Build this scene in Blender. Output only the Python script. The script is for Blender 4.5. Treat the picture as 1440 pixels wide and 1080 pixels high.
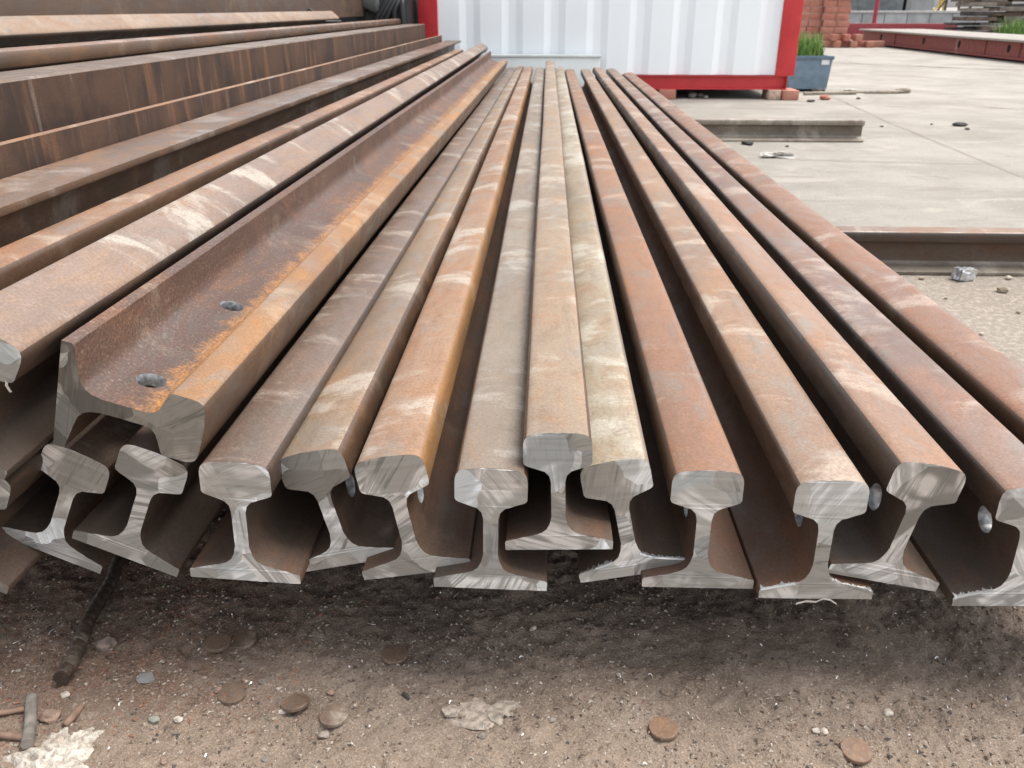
import bpy, bmesh, math, random
from mathutils import Vector, Matrix, noise
from mathutils.geometry import tessellate_polygon
random.seed(7)
R = math.radians
sc = bpy.context.scene
for o in list(bpy.data.objects): bpy.data.objects.remove(o)
COL = sc.collection

# ------------------------------------------------------------------ camera
FPX = 1165.0                                   # focal length in photo pixels (1440 wide)
PITCH = math.atan(530 / FPX); YAW = math.atan(53 / (FPX / math.cos(PITCH)))
CAMZ = 0.665
cam_d = bpy.data.cameras.new('camera'); cam = bpy.data.objects.new('camera', cam_d); COL.objects.link(cam)
cam.location = (0, 0, CAMZ); cam.rotation_euler = (R(90) - PITCH, 0, YAW)
cam_d.sensor_width = 36; cam_d.lens = 36 * FPX / 1440
cam_d.clip_start = 0.02; cam_d.clip_end = 3000
cam_d.dof.use_dof = True; cam_d.dof.focus_distance = 0.95; cam_d.dof.aperture_fstop = 15
sc.camera = cam

# ------------------------------------------------------------------ sky, sun, exposure
SUN_EL, SUN_AZ = R(66), R(78)                  # azimuth measured from +Y towards +X
w = bpy.data.worlds.new('World'); sc.world = w; w.use_nodes = True
nt = w.node_tree; nt.nodes.clear()
sky = nt.nodes.new('ShaderNodeTexSky'); sky.sky_type = 'NISHITA'; sky.sun_disc = False
sky.sun_elevation = SUN_EL; sky.sun_rotation = SUN_AZ
sky.air_density = 1.0; sky.dust_density = 3.0; sky.ozone_density = 1.0
hs = nt.nodes.new('ShaderNodeHueSaturation'); hs.inputs['Saturation'].default_value = 0.22
bg = nt.nodes.new('ShaderNodeBackground'); bg.inputs['Strength'].default_value = 0.15
wo = nt.nodes.new('ShaderNodeOutputWorld')
nt.links.new(sky.outputs[0], hs.inputs['Color']); nt.links.new(hs.outputs[0], bg.inputs[0]); nt.links.new(bg.outputs[0], wo.inputs[0])
sd = bpy.data.lights.new('sun', 'SUN'); sd.energy = 1.5; sd.angle = R(28); sd.color = (1.0, 0.955, 0.89)
so = bpy.data.objects.new('sun', sd); COL.objects.link(so)
sv = Vector((math.sin(SUN_AZ) * math.cos(SUN_EL), math.cos(SUN_AZ) * math.cos(SUN_EL), math.sin(SUN_EL)))
so.rotation_euler = sv.to_track_quat('Z', 'Y').to_euler(); so.location = (3, 3, 8)
vs = sc.view_settings; vs.view_transform = 'Standard'; vs.look = 'None'; vs.gamma = 1; vs.exposure = 1.2; vs.use_curve_mapping = False

# ------------------------------------------------------------------ photo pixel -> place
_fw = Vector((-math.sin(YAW) * math.cos(PITCH), math.cos(YAW) * math.cos(PITCH), -math.sin(PITCH)))
_rt = Vector((math.cos(YAW), math.sin(YAW), 0)); _up = _rt.cross(_fw); CAM = Vector((0, 0, CAMZ))
def ray(x, y): return _fw + _rt * ((x - 720) / FPX) - _up * ((y - 540) / FPX)
def gp(x, y, z=0.0):                            # where the ray meets height z
    d = ray(x, y); return CAM + d * ((z - CAMZ) / d.z)
def yp(x, y, Y):                                # where the ray meets the upright plane Y
    d = ray(x, y); return CAM + d * (Y / d.y)

# ------------------------------------------------------------------ helpers
def lin(c):
    return tuple(((v / 255 + .055) / 1.055) ** 2.4 if v > 10.3 else v / 255 / 12.92 for v in c)
def alb(c, k=0.62):                            # photo colour -> surface colour
    return tuple(min(.85, v * k) for v in lin(c)) + (1,)

def obj(name, me, mat=None, parent=None):
    o = bpy.data.objects.new(name, me); COL.objects.link(o)
    if mat is not None:
        for m in (mat if isinstance(mat, (list, tuple)) else [mat]): me.materials.append(m)
    if parent is not None: o.parent = parent
    return o
def tag(o, label, cat, group=None, kind=None):
    o['label'] = label; o['category'] = cat
    if group: o['group'] = group
    if kind: o['kind'] = kind
    return o
def thing(name, label, cat, loc=(0, 0, 0), group=None):
    o = bpy.data.objects.new(name, None); COL.objects.link(o); o.location = loc; o.empty_display_size = .05
    return tag(o, label, cat, group)
def mesh_of(bm, name='m', smooth=None):
    me = bpy.data.meshes.new(name); bm.normal_update(); bm.to_mesh(me); bm.free()
    if smooth is not None:
        me.polygons.foreach_set('use_smooth', [True] * len(me.polygons)); me.set_sharp_from_angle(angle=R(smooth))
    return me
def box(bm, x0, x1, y0, y1, z0, z1, bev=0):
    r = bmesh.ops.create_cube(bm, size=1, matrix=Matrix.Translation(((x0 + x1) / 2, (y0 + y1) / 2, (z0 + z1) / 2)) @ Matrix.Diagonal((x1 - x0, y1 - y0, z1 - z0, 1)))
    if bev:
        es = list({e for v in r['verts'] for e in v.link_edges})
        bmesh.ops.bevel(bm, geom=es, offset=bev, segments=2, affect='EDGES', profile=.5)
def box_me(x0, x1, y0, y1, z0, z1, bev=0, smooth=30):
    bm = bmesh.new(); box(bm, x0, x1, y0, y1, z0, z1, bev); return mesh_of(bm, smooth=smooth)
def tube(bm, pts, rads, n=8):
    rings = []
    for i, p in enumerate(pts):
        a = pts[max(0, i - 1)]; b = pts[min(len(pts) - 1, i + 1)]; t = (Vector(b) - Vector(a)).normalized()
        u = t.orthogonal().normalized() if i == 0 else (pu - t * pu.dot(t)).normalized()
        pu = u; v = t.cross(u); r = rads[i] if isinstance(rads, (list, tuple)) else rads
        rings.append([bm.verts.new(Vector(p) + (u * math.cos(k * 2 * math.pi / n) + v * math.sin(k * 2 * math.pi / n)) * r) for k in range(n)])
    for a, b in zip(rings, rings[1:]):
        for k in range(n): bm.faces.new((a[k], a[(k + 1) % n], b[(k + 1) % n], b[k]))
    bm.faces.new(rings[0][::-1]); bm.faces.new(rings[-1])
def tube_me(pts, rads, n=8, smooth=50):
    bm = bmesh.new(); tube(bm, pts, rads, n); return mesh_of(bm, smooth=smooth)

# ------------------------------------------------------------------ node helpers
class NB:
    def __init__(s, name):
        s.m = bpy.data.materials.new(name); s.m.use_nodes = True; s.t = s.m.node_tree
        s.b = s.t.nodes['Principled BSDF']
    def n(s, kind, **kw):
        x = s.t.nodes.new('ShaderNode' + kind)
        for k, v in kw.items(): setattr(x, k, v)
        return x
    def put(s, sock, v):
        if hasattr(v, 'is_output'): s.t.links.new(v, sock)
        elif v is not None: sock.default_value = v
    def coord(s, scale=(1, 1, 1), rot=(0, 0, 0), rnd=True, kind='Object'):
        tc = s.n('TexCoord'); mp = s.n('Mapping'); mp.inputs['Scale'].default_value = scale; mp.inputs['Rotation'].default_value = rot
        s.put(mp.inputs['Vector'], tc.outputs[kind])
        if rnd:
            oi = s.n('ObjectInfo'); mu = s.n('VectorMath', operation='SCALE'); mu.inputs[0].default_value = (17.3, 41.7, 29.1)
            s.put(mu.inputs['Scale'], oi.outputs['Random']); ad = s.n('VectorMath', operation='ADD')
            s.put(ad.inputs[0], mp.outputs[0]); s.put(ad.inputs[1], mu.outputs[0]); return ad.outputs[0]
        return mp.outputs[0]
    def noise(s, vec, scale, detail=4, rough=.55, dist=0):
        x = s.n('TexNoise'); s.put(x.inputs['Vector'], vec); x.inputs['Scale'].default_value = scale
        x.inputs['Detail'].default_value = detail; x.inputs['Roughness'].default_value = rough; x.inputs['Distortion'].default_value = dist
        return x.outputs[0]
    def vor(s, vec, scale, out='Distance', feature='F1'):
        x = s.n('TexVoronoi', feature=feature); s.put(x.inputs['Vector'], vec); x.inputs['Scale'].default_value = scale; return x.outputs[out]
    def ramp(s, f, a, b, lo=0., hi=1.):
        x = s.n('MapRange'); s.put(x.inputs[0], f); x.inputs[1].default_value = a; x.inputs[2].default_value = b
        x.inputs[3].default_value = lo; x.inputs[4].default_value = hi; x.interpolation_type = 'SMOOTHSTEP'; return x.outputs[0]
    def math(s, op, a, b=None, c=None):
        x = s.n('Math', operation=op); s.put(x.inputs[0], a)
        if b is not None: s.put(x.inputs[1], b)
        if c is not None: s.put(x.inputs[2], c)
        return x.outputs[0]
    def mix(s, f, a, b, mode='MIX'):
        x = s.n('Mix', data_type='RGBA', blend_type=mode); s.put(x.inputs[0], f); s.put(x.inputs[6], a); s.put(x.inputs[7], b); return x.outputs[2]
    def bump(s, h, st=.3, dist=.002, prev=None):
        x = s.n('Bump'); x.inputs['Strength'].default_value = st; x.inputs['Distance'].default_value = dist
        s.put(x.inputs['Height'], h)
        if prev is not None: s.put(x.inputs['Normal'], prev)
        return x.outputs[0]
    def sep(s, v):
        x = s.n('SeparateXYZ'); s.put(x.inputs[0], v); return x.outputs
    def out(s, col, rough=.7, metal=0., nrm=None, spec=.5):
        s.put(s.b.inputs['Base Color'], col); s.put(s.b.inputs['Roughness'], rough); s.put(s.b.inputs['Metallic'], metal)
        s.b.inputs['Specular IOR Level'].default_value = spec
        if nrm is not None: s.put(s.b.inputs['Normal'], nrm)
        return s.m

def plain(name, c, rough=.7, var=.25, scale=30, metal=0, bump=.15, spec=.4):
    k = NB(name); v = k.coord(); n1 = k.noise(v, scale, 5); n2 = k.noise(v, scale * .13, 3)
    d = tuple(x * (1 - var) for x in c[:3]) + (1,); l = tuple(min(.9, x * (1 + var)) for x in c[:3]) + (1,)
    col = k.mix(k.ramp(n1, .3, .7), d, l); col = k.mix(k.ramp(n2, .35, .7, 0, .4), col, d)
    return k.out(col, rough, metal, k.bump(n1, bump, .002), spec)

def rust(name, a, b, c, dust=(205, 192, 176), dust_amt=.5, streak=1.0, rough=(.32, .58), fine=1.0, k=.585, scale=1., grad=None):
    """worn rolled steel: two broad tints a/b, rust blotches c, chalky scuffs dragged across"""
    warm = lambda q: (q[0] * .97, q[1] * .975, q[2] * .96, 1)
    s = NB(name); A, B, Cc, D = warm(alb(a, k)), warm(alb(b, k)), warm(alb(c, k)), alb(dust, k * 1.05); dust_amt *= .82
    sh = lambda col, f: tuple(min(.8, x * f) for x in col[:3]) + (1,)
    lum = sum(A[:3]) / 3; vf = s.coord(); v1 = s.coord((1, .35, 1)); v2 = s.coord((1.6, .8, 1.6))
    big = s.noise(v1, 5.0 * scale, 3, .6, .7); col = s.mix(s.ramp(big, .36, .64), A, B)
    blo = s.noise(v2, 9 * scale, 5, .72, .8); col = s.mix(s.ramp(blo, .51, .66, 0, .8), col, Cc)
    col = s.mix(s.ramp(blo, .47, .36, 0, .55), col, (lum * 1.10, lum * .97, lum * .80, 1))
    if grad:                                     # orange bloom creeping over the root of the head
        z = s.sep(s.coord(rnd=False))[2]; gz_ = s.math('ADD', z, s.math('MULTIPLY', s.math('SUBTRACT', s.noise(vf, 60, 5, .75), .5), .07))
        col = s.mix(s.ramp(gz_, .066, .094), col, alb(grad, k))
    # lengthwise rolling lines
    ln = s.noise(s.coord((70, 3.5, 70)), 1.0, 2, .5); col = s.mix(s.ramp(ln, .54, .78, 0, .34), col, sh(A, .5))
    # chalky patches with feathered, cross-dragged edges
    reg = s.noise(s.coord((1.3, 1.5, 1.3)), 4.3, 4, .62, .5); fe = s.noise(s.coord((4, 20, 4), (0, 0, .12)), 1.0, 5, .75, .45)
    m = s.math('ADD', reg, s.math('MULTIPLY', s.math('SUBTRACT', fe, .5), .42))
    col = s.mix(s.ramp(m, .58 - .13 * dust_amt, .70 - .11 * dust_amt, 0, min(1., .30 + .9 * dust_amt)), col, D)
    sc_ = s.noise(s.coord((10, 90, 10), (0, 0, -.2)), 1.0, 4, .7, .5)
    col = s.mix(s.math('MULTIPLY', s.ramp(sc_, .60, .72, 0, .4 * streak), s.ramp(reg, .44, .58)), col, sh(D, 1.12))
    # mottling, dark oily blotches, fine pits
    mo = s.noise(s.coord((1, .7, 1)), 42, 5, .78, .5); col = s.mix(s.ramp(mo, .50, .68, 0, .5), col, sh(Cc, .6)); col = s.mix(s.ramp(mo, .46, .32, 0, .35), col, sh(B, 1.4))
    col = s.mix(s.ramp(big, .60, .74, 0, .45), col, sh(A, .42))
    ff = s.noise(vf, 330, 3, .65); col = s.mix(s.ramp(ff, .34, .60, .42 * fine, 0), col, sh(A, .42)); col = s.mix(s.ramp(ff, .58, .74, 0, .30 * fine), col, sh(D, .85))
    nb = s.bump(ff, .28, .0008)
    return s.out(col, s.ramp(blo, .35, .65, rough[0], rough[1]), .0, nb, .5)

def cut_metal(name='cut_metal', base=(192, 192, 188), k=.80):
    """sawn and partly broken end face: patches, each with its own saw-mark direction"""
    s = NB(name); v = s.coord((1, 1, 1))
    vd = s.n('VectorMath', operation='ADD'); nn = s.n('TexNoise'); s.put(nn.inputs['Vector'], v); nn.inputs['Scale'].default_value = 30
    sc_ = s.n('VectorMath', operation='SCALE'); s.put(sc_.inputs[0], nn.outputs['Color']); sc_.inputs['Scale'].default_value = .018
    s.put(vd.inputs[0], v); s.put(vd.inputs[1], sc_.outputs[0])
    cell = s.vor(vd.outputs[0], 17, 'Color'); ch = s.sep(cell)
    rot = s.n('VectorRotate', rotation_type='Y_AXIS'); s.put(rot.inputs['Vector'], v); s.put(rot.inputs['Angle'], s.math('MULTIPLY', ch[0], 3.0))
    mp = s.n('Mapping'); mp.inputs['Scale'].default_value = (30, 1, 520); s.put(mp.inputs['Vector'], rot.outputs[0])
    st = s.noise(mp.outputs[0], 1, 4, .65, .5)
    mp2 = s.n('Mapping'); mp2.inputs['Scale'].default_value = (9, 1, 150); s.put(mp2.inputs['Vector'], rot.outputs[0])
    br = s.noise(mp2.outputs[0], 1, 3, .6, .8)
    B = alb(base, k); Dk = tuple(x * .34 for x in B[:3]) + (1,); Lt = tuple(min(.85, x * 2.1) for x in B[:3]) + (1,)
    col = s.mix(s.ramp(ch[1], .1, .9), tuple(x * .70 for x in B[:3]) + (1,), tuple(x * 1.15 for x in B[:3]) + (1,))
    zone = s.noise(v, 17, 2, .5, .6)
    col = s.mix(s.math('MULTIPLY', s.ramp(br, .36, .62, 0, .85), s.ramp(zone, .47, .58)), col, Lt)
    col = s.mix(s.math('MULTIPLY', s.ramp(br, .46, .32, 0, .6), s.ramp(zone, .50, .40)), col, Dk)
    col = s.mix(s.ramp(st, .52, .72, 0, .35), col, Dk)
    rs = s.noise(v, 34, 5, .7); col = s.mix(s.ramp(rs, .62, .76, 0, .45), col, alb((150, 112, 78), k))
    nb = s.bump(st, .16, .0005)
    tilt = s.n('VectorMath', operation='SUBTRACT'); s.put(tilt.inputs[0], cell); tilt.inputs[1].default_value = (.5, .5, .5)
    ts = s.n('VectorMath', operation='SCALE'); s.put(ts.inputs[0], tilt.outputs[0]); ts.inputs['Scale'].default_value = .7
    ad = s.n('VectorMath', operation='ADD'); s.put(ad.inputs[0], nb); s.put(ad.inputs[1], ts.outputs[0])
    no = s.n('VectorMath', operation='NORMALIZE'); s.put(no.inputs[0], ad.outputs[0])
    return s.out(col, s.ramp(br, .3, .7, .55, .38), .45, no.outputs[0], .5)

CUT = cut_metal(); CUTD = cut_metal('cut_metal_dull', (158, 156, 150))
BORE = plain('bored_steel', (.42, .43, .44, 1), .40, .4, 160, .4, .2)
WEB = rust('web_rust', (114, 92, 78), (90, 76, 66), (124, 90, 66), (130, 110, 94), .05, .5, (.6, .85))
WEBR = rust('web_rust_red', (132, 98, 78), (108, 84, 70), (144, 100, 72), (150, 124, 104), .08, .5, (.6, .85))
DARKR = rust('dark_mill_rust', (92, 72, 60), (70, 58, 50), (118, 82, 58), (165, 148, 130), .25, .4, (.5, .8))
def streaky(name, a, b, c):
    """upright beam faces: run-down rust streaks"""
    s = NB(name); A, B, Cc = alb(a), alb(b), alb(c)
    v = s.coord((1, 14, 1)); vs_ = s.coord((1, 9, 1.2)); n1 = s.noise(s.coord((1, 1.6, 1)), 4, 5, .65, .4); n2 = s.noise(vs_, 2.2, 4, .6); ff = s.noise(s.coord(), 240, 4, .65)
    col = s.mix(s.ramp(n1, .38, .62), A, B); col = s.mix(s.ramp(n2, .52, .66, 0, .75), col, Cc)
    n3 = s.noise(v, 3.1, 3, .6); col = s.mix(s.ramp(n3, .60, .72, 0, .5), col, alb((170, 150, 132)))
    col = s.mix(s.ramp(ff, .4, .66, .45, 0), col, tuple(x * .45 for x in A[:3]) + (1,))
    return s.out(col, .72, 0, s.bump(ff, .3, .001), .4)
STREAK = streaky('streaked_beam_rust', (104, 74, 55), (62, 46, 38), (150, 104, 72))
EDGE = rust('flange_edge_rust', (172, 134, 102), (154, 118, 92), (176, 122, 80), (205, 187, 165), .5, .8)

# ------------------------------------------------------------------ ground
def ground_mat():
    s = NB('yard_ground'); v = s.coord((1, 1, 1), rnd=False); p = s.sep(v)
    n_b = s.noise(v, 1.7, 4, .6, .4); n_m = s.noise(v, 9, 5, .68, .5); n_f = s.noise(v, 70, 5, .7); n_g = s.noise(v, 420, 4, .7); n_h = s.noise(v, 28, 5, .7, .3)
    # dirt at the front
    d = s.mix(s.ramp(n_m, .38, .64), (.165, .124, .096, 1), (.265, .205, .16, 1))
    d = s.mix(s.ramp(n_h, .52, .70, 0, .7), d, (.25, .198, .157, 1))
    left = s.ramp(s.math('ADD', p[0], s.math('MULTIPLY', n_m, .3)), -.02, -.28)
    d = s.mix(s.math('MULTIPLY', left, s.ramp(n_h, .35, .62, .25, .85)), d, (.17, .10, .07, 1))
    lit_tan = s.ramp(s.math('ADD', p[1], s.math('MULTIPLY', n_m, .16)), .735, .66)  # tan dirt, with the light beyond the rails' shade painted in
    d = s.mix(s.math('MULTIPLY', lit_tan, s.ramp(n_h, .3, .6, .45, .9)), d, (.275, .212, .16, 1))
    d = s.mix(s.ramp(n_f, .58, .75, 0, .55), d, (.42, .35, .285, 1)); d = s.mix(s.ramp(n_f, .44, .30, 0, .55), d, (.085, .062, .05, 1))
    d = s.mix(s.ramp(n_g, .52, .68, 0, .55), d, (.46, .39, .325, 1)); d = s.mix(s.ramp(n_g, .46, .3, 0, .5), d, (.06, .045, .038, 1))
    # pale dusty concrete behind
    c = s.mix(s.ramp(n_b, .35, .65), (.268, .245, .214, 1), (.336, .310, .274, 1))
    c = s.mix(s.ramp(n_m, .52, .74, 0, .35), c, (.215, .196, .168, 1)); c = s.mix(s.ramp(n_h, .56, .72, 0, .5), c, (.42, .385, .335, 1))
    st_ = s.noise(s.coord((.6, 1.6, 1), rnd=False), 2.6, 6, .72, .6); c = s.mix(s.ramp(st_, .53, .66, 0, .5), c, (.21, .185, .155, 1)); c = s.mix(s.ramp(st_, .45, .34, 0, .5), c, (.43, .395, .34, 1))
    sp = s.vor(v, 26); spm = s.math('MULTIPLY', s.ramp(sp, .14, .06), s.ramp(s.noise(v, 3.3, 3), .48, .62)); c = s.mix(s.math('MULTIPLY', spm, .6), c, (.15, .13, .11, 1))
    c = s.mix(s.ramp(n_f, .56, .76, 0, .45), c, (.185, .165, .14, 1))
    sand = s.ramp(s.math('ADD', p[1], s.math('MULTIPLY', n_m, .5)), 2.9, 2.3)
    c = s.mix(s.math('MULTIPLY', sand, .8), c, s.mix(s.ramp(n_f, .45, .65), (.25, .208, .168, 1), (.40, .345, .285, 1)))
    edge = s.math('ADD', s.math('ADD', p[1], s.math('MULTIPLY', p[0], .55)), s.math('MULTIPLY', s.math('SUBTRACT', n_b, .5), .8))
    col = s.mix(s.ramp(edge, 1.15, 1.75), d, c)
    nb = s.bump(n_g, .8, .003); nb = s.bump(n_f, .8, .008, nb)
    return s.out(col, .9, 0, nb, .25)
def axis(lo, hi, f0, f1, step, g=1.22):
    a = [f0 + i * step for i in range(int((f1 - f0) / step) + 1)]
    s, x = step, a[-1]
    while x < hi: s *= g; x += s; a.append(x)
    s, x = step, a[0]; pre = []
    while x > lo: s *= g; x -= s; pre.append(x)
    return pre[::-1] + a
def gheight(x, y):
    fade = max(0, min(1, (1.5 - y) / .5)) * max(0, min(1, (1.2 - abs(x)) / .3))
    if fade <= 0 or y < .2: return -.002
    P = Vector((x, y, 0))
    h = .006 * noise.noise(P * 9) + .0042 * noise.noise(P * 27 + Vector((3, 1, 0))) + .0034 * noise.noise(P * 75) + .0026 * noise.noise(P * 170)
    lump = max(0, noise.noise(P * 46 + Vector((9, 4, 2))) - .22) * .010
    cl = max(0, 1 - ((x - .30) / .20) ** 2) * max(0, 1 - ((y - .745) / .07) ** 2)        # flat clayey patch at the right
    return -.003 + fade * ((h + lump) * (1 - .55 * cl) + cl * (.006 + .004 * noise.noise(P * 17)))
xs = axis(-900, 900, -.86, .82, .0042); ys = axis(-60, 1500, .47, .98, .0042)
vsx = [(x, y, gheight(x, y)) for y in ys for x in xs]; nx = len(xs)
fcs = [(j * nx + i, j * nx + i + 1, (j + 1) * nx + i + 1, (j + 1) * nx + i) for j in range(len(ys) - 1) for i in range(nx - 1)]
gm = bpy.data.meshes.new('ground'); gm.from_pydata(vsx, [], fcs); gm.polygons.foreach_set('use_smooth', [True] * len(fcs))
ground = obj('ground', gm, ground_mat()); ground['kind'] = 'structure'

# dirt-filled joints and cracks of the concrete yard
CRACKM = plain('crack_dirt', (.24, .205, .17, 1), .95, .4, 60)
def crack(pts, wd, seed):
    rnd = random.Random(seed); bm = bmesh.new(); L = []; 
    for a, b in zip(pts, pts[1:]):
        a, b = Vector(a), Vector(b); n = max(4, int((b - a).length / .05))
        for i in range(n): L.append(a.lerp(b, i / n))
    prev = None
    for i, p in enumerate(L):
        t = (L[min(i + 1, len(L) - 1)] - L[max(i - 1, 0)]).normalized(); nr = Vector((-t.y, t.x, 0))
        j = nr * (noise.noise(p * 3 + Vector((seed, 0, 0))) * wd * 2.2)
        wdt = wd * (.35 + .9 * abs(noise.noise(p * 6 + Vector((0, seed, 0)))))
        q = (bm.verts.new(p + j + nr * wdt + Vector((0, 0, .003))), bm.verts.new(p + j - nr * wdt + Vector((0, 0, .003))))
        if prev: bm.faces.new((prev[0], prev[1], q[1], q[0]))
        prev = q
    o = obj('crack', mesh_of(bm), CRACKM, ground); return o
crack([gp(1168, 88), gp(1300, 94), gp(1440, 99), gp(1560, 104)], .035, 1)
crack([gp(1165, 133), gp(1250, 172), gp(1330, 205), gp(1470, 262)], .0045, 2)
crack([gp(1105, 224), gp(1250, 228), gp(1440, 232)], .005, 3)
crack([gp(1375, 150), gp(1500, 158)], .016, 4)

# ------------------------------------------------------------------ sections
P43 = [(-.057, 0, 'bottom'), (.057, 0, 'tip'), (.0572, .0095, 'tip'), (.0560, .0112, 'base'), (.0260, .0185, 'base'), (.0180, .0212, 'base'), (.0128, .0255, 'base'), (.0093, .0325, 'web'),
       (.0073, .0420, 'web'), (.0073, .0830, 'web'), (.0090, .0905, 'under'), (.0135, .0955, 'under'), (.0310, .1020, 'under'), (.0338, .1036, 'side'), (.0350, .1062, 'side'),
       (.0349, .1235, 'side'), (.0345, .1282, 'side'), (.0333, .1324, 'side'), (.0311, .1355, 'top'), (.0278, .1374, 'top'), (.0225, .1386, 'top'), (.0120, .1396, 'top'), (0, .1400, 'top')]
def full_rail(k=1.0, kw=1.0):
    half = P43[1:]; pts = [(x * kw * k, z * k, t) for x, z, t in half]
    mir = [(-x * kw * k, z * k) for x, z, _ in half]
    out = [(pts[i][0], pts[i][1], half[i][2]) for i in range(len(pts))]
    for i in range(len(half) - 2, -1, -1): out.append((mir[i][0], mir[i][1], half[i - 1][2] if i > 0 else 'bottom'))
    return out
def flat_sec(pts): return [(x, z, 'web') for x, z in pts]
def angle_sec(h, wd, t):                        # upright leg at x=0 (outer face), foot going to -x
    return flat_sec([(0, 0), (0, h - .003), (-.003, h), (-t + .003, h), (-t, h - .003), (-t, t + .006), (-t - .006, t), (-wd + .002, t * .8), (-wd, t * .6), (-wd, 0)])
def channel_sec(h, wd, t, tf):
    return flat_sec([(0, .004), (0, h - .004), (-.004, h), (-wd, h), (-wd, h - tf * .7), (-t - .01, h - tf * 1.2), (-t, h - tf * 1.2 - .01), (-t, tf * 1.2 + .01), (-t - .01, tf * 1.2), (-wd, tf * .7), (-wd, 0), (-.004, 0)])
def i_sec(h, b, t, tf):
    hb = b / 2; return flat_sec([(-hb, 0), (hb, 0), (hb, tf), (t / 2 + .008, tf * 1.2), (t / 2, tf * 1.2 + .008), (t / 2, h - tf * 1.2 - .008), (t / 2 + .008, h - tf * 1.2), (hb, h - tf), (hb, h), (-hb, h), (-hb, h - tf), (-t / 2 - .008, h - tf * 1.2), (-t / 2, h - tf * 1.2 - .008), (-t / 2, tf * 1.2 + .008), (-t / 2 - .008, tf * 1.2), (-hb, tf)])

def extrude(sec, L, slots, holes=(), k=1.0, wob=.0015, seed=0, seg=.25, near_cap=False):
    """long rolled bar along +Y; holes = distances of bolt holes along the web"""
    bm = bmesh.new(); ys_ = [0.0]; hr = .0145
    for h in holes: ys_ += [h - .0195, h + .0195]
    y = (max(holes) + .02 if holes else 0) + seg
    while y < L - .05: ys_.append(y); y += seg
    ys_.append(L); n = len(sec); rings = []
    for yy in ys_:
        e = min(1, yy / .6); wx = wob * e * noise.noise(Vector((yy * .9, seed * 3.7, 0))); wz = wob * e * .6 * noise.noise(Vector((yy * .9, seed * 5.1, 9)))
        rings.append([bm.verts.new((x + wx, yy, z + wz)) for x, z, _ in sec])
    hz = .0625 * k
    for j in range(len(ys_) - 1):
        hole = next((h for h in holes if abs(ys_[j] - (h - .0195)) < 1e-6), None)
        for i in range(n):
            i2 = (i + 1) % n; q = (rings[j][i], rings[j][i2], rings[j + 1][i2], rings[j + 1][i])
            x0, z0, t0 = sec[i]; z1 = sec[i2][1]
            if hole is not None and abs(x0 - sec[i2][0]) < 1e-6 and abs(z1 - z0) > .03 * k and t0 == 'web':
                zl, zh = min(z0, z1), max(z0, z1); yl, yh = ys_[j], ys_[j + 1]; xx = rings[j][i].co.x
                angs = sorted([m * math.pi / 12 for m in range(24)] + [math.atan2(sz - hz, sy - hole) % (2 * math.pi) for sz in (zl, zh) for sy in (yl, yh)])
                cv, rv = [], []
                for a in angs:
                    cy, cz = math.cos(a), math.sin(a)
                    m = min(((yh if cy > 0 else yl) - hole) / cy if abs(cy) > 1e-9 else 1e9, ((zh if cz > 0 else zl) - hz) / cz if abs(cz) > 1e-9 else 1e9)
                    cv.append(bm.verts.new((xx, hole + cy * hr, hz + cz * hr))); rv.append(bm.verts.new((xx, hole + cy * m, hz + cz * m)))
                for a in range(len(angs)):
                    b2 = (a + 1) % len(angs); vv = (cv[a], rv[a], rv[b2], cv[b2])
                    f = bm.faces.new(vv if x0 > 0 else vv[::-1]); f.material_index = slots.get(t0, 0)
                continue
            f = bm.faces.new(q[::-1]); f.material_index = slots.get(sec[i][2], 0)
    fc = bm.faces.new(rings[-1][::-1]); fc.material_index = 0
    if near_cap: bm.faces.new(rings[0])
    bmesh.ops.recalc_face_normals(bm, faces=bm.faces[:]) if not holes else None
    me = mesh_of(bm, 'bar', 38)
    return me
def cap(sec, y=0.0, jag=0.0, seed=0):
    rnd = random.Random(seed); bm = bmesh.new(); pts = []
    n = len(sec)
    for i in range(n):
        x0, z0, t = sec[i]; x1, z1, _ = sec[(i + 1) % n]
        m = max(1, int(math.hypot(x1 - x0, z1 - z0) / .004))
        for q in range(m): pts.append((x0 + (x1 - x0) * q / m, z0 + (z1 - z0) * q / m))
    vs_ = [bm.verts.new((x, y - abs(noise.noise(Vector((x * 90, z * 90, seed)))) * jag, z)) for x, z in pts]
    for tri in tessellate_polygon([[Vector((x, z, 0)) for x, z in pts]]):
        try: bm.faces.new([vs_[i] for i in tri])
        except ValueError: pass
    bmesh.ops.recalc_face_normals(bm, faces=bm.faces[:])
    bm.normal_update()
    if sum(f.normal.y for f in bm.faces) > 0: bmesh.ops.reverse_faces(bm, faces=bm.faces[:])
    return mesh_of(bm)
def bore_me(k=1.0):
    bm = bmesh.new(); N = 24; hw = .0072 * k; r = .0143
    prof = [(-hw, r + .0001), (-hw + .0008, r - .0002), (hw - .0008, r - .0002), (hw, r + .0001)]
    rg = [[bm.verts.new((x, math.cos(a * 2 * math.pi / N) * rr, math.sin(a * 2 * math.pi / N) * rr)) for a in range(N)] for x, rr in prof]
    for a, b in zip(rg, rg[1:]):
        for q in range(N): bm.faces.new((a[q], a[(q + 1) % N], b[(q + 1) % N], b[q]))
    return mesh_of(bm, smooth=60)
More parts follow.
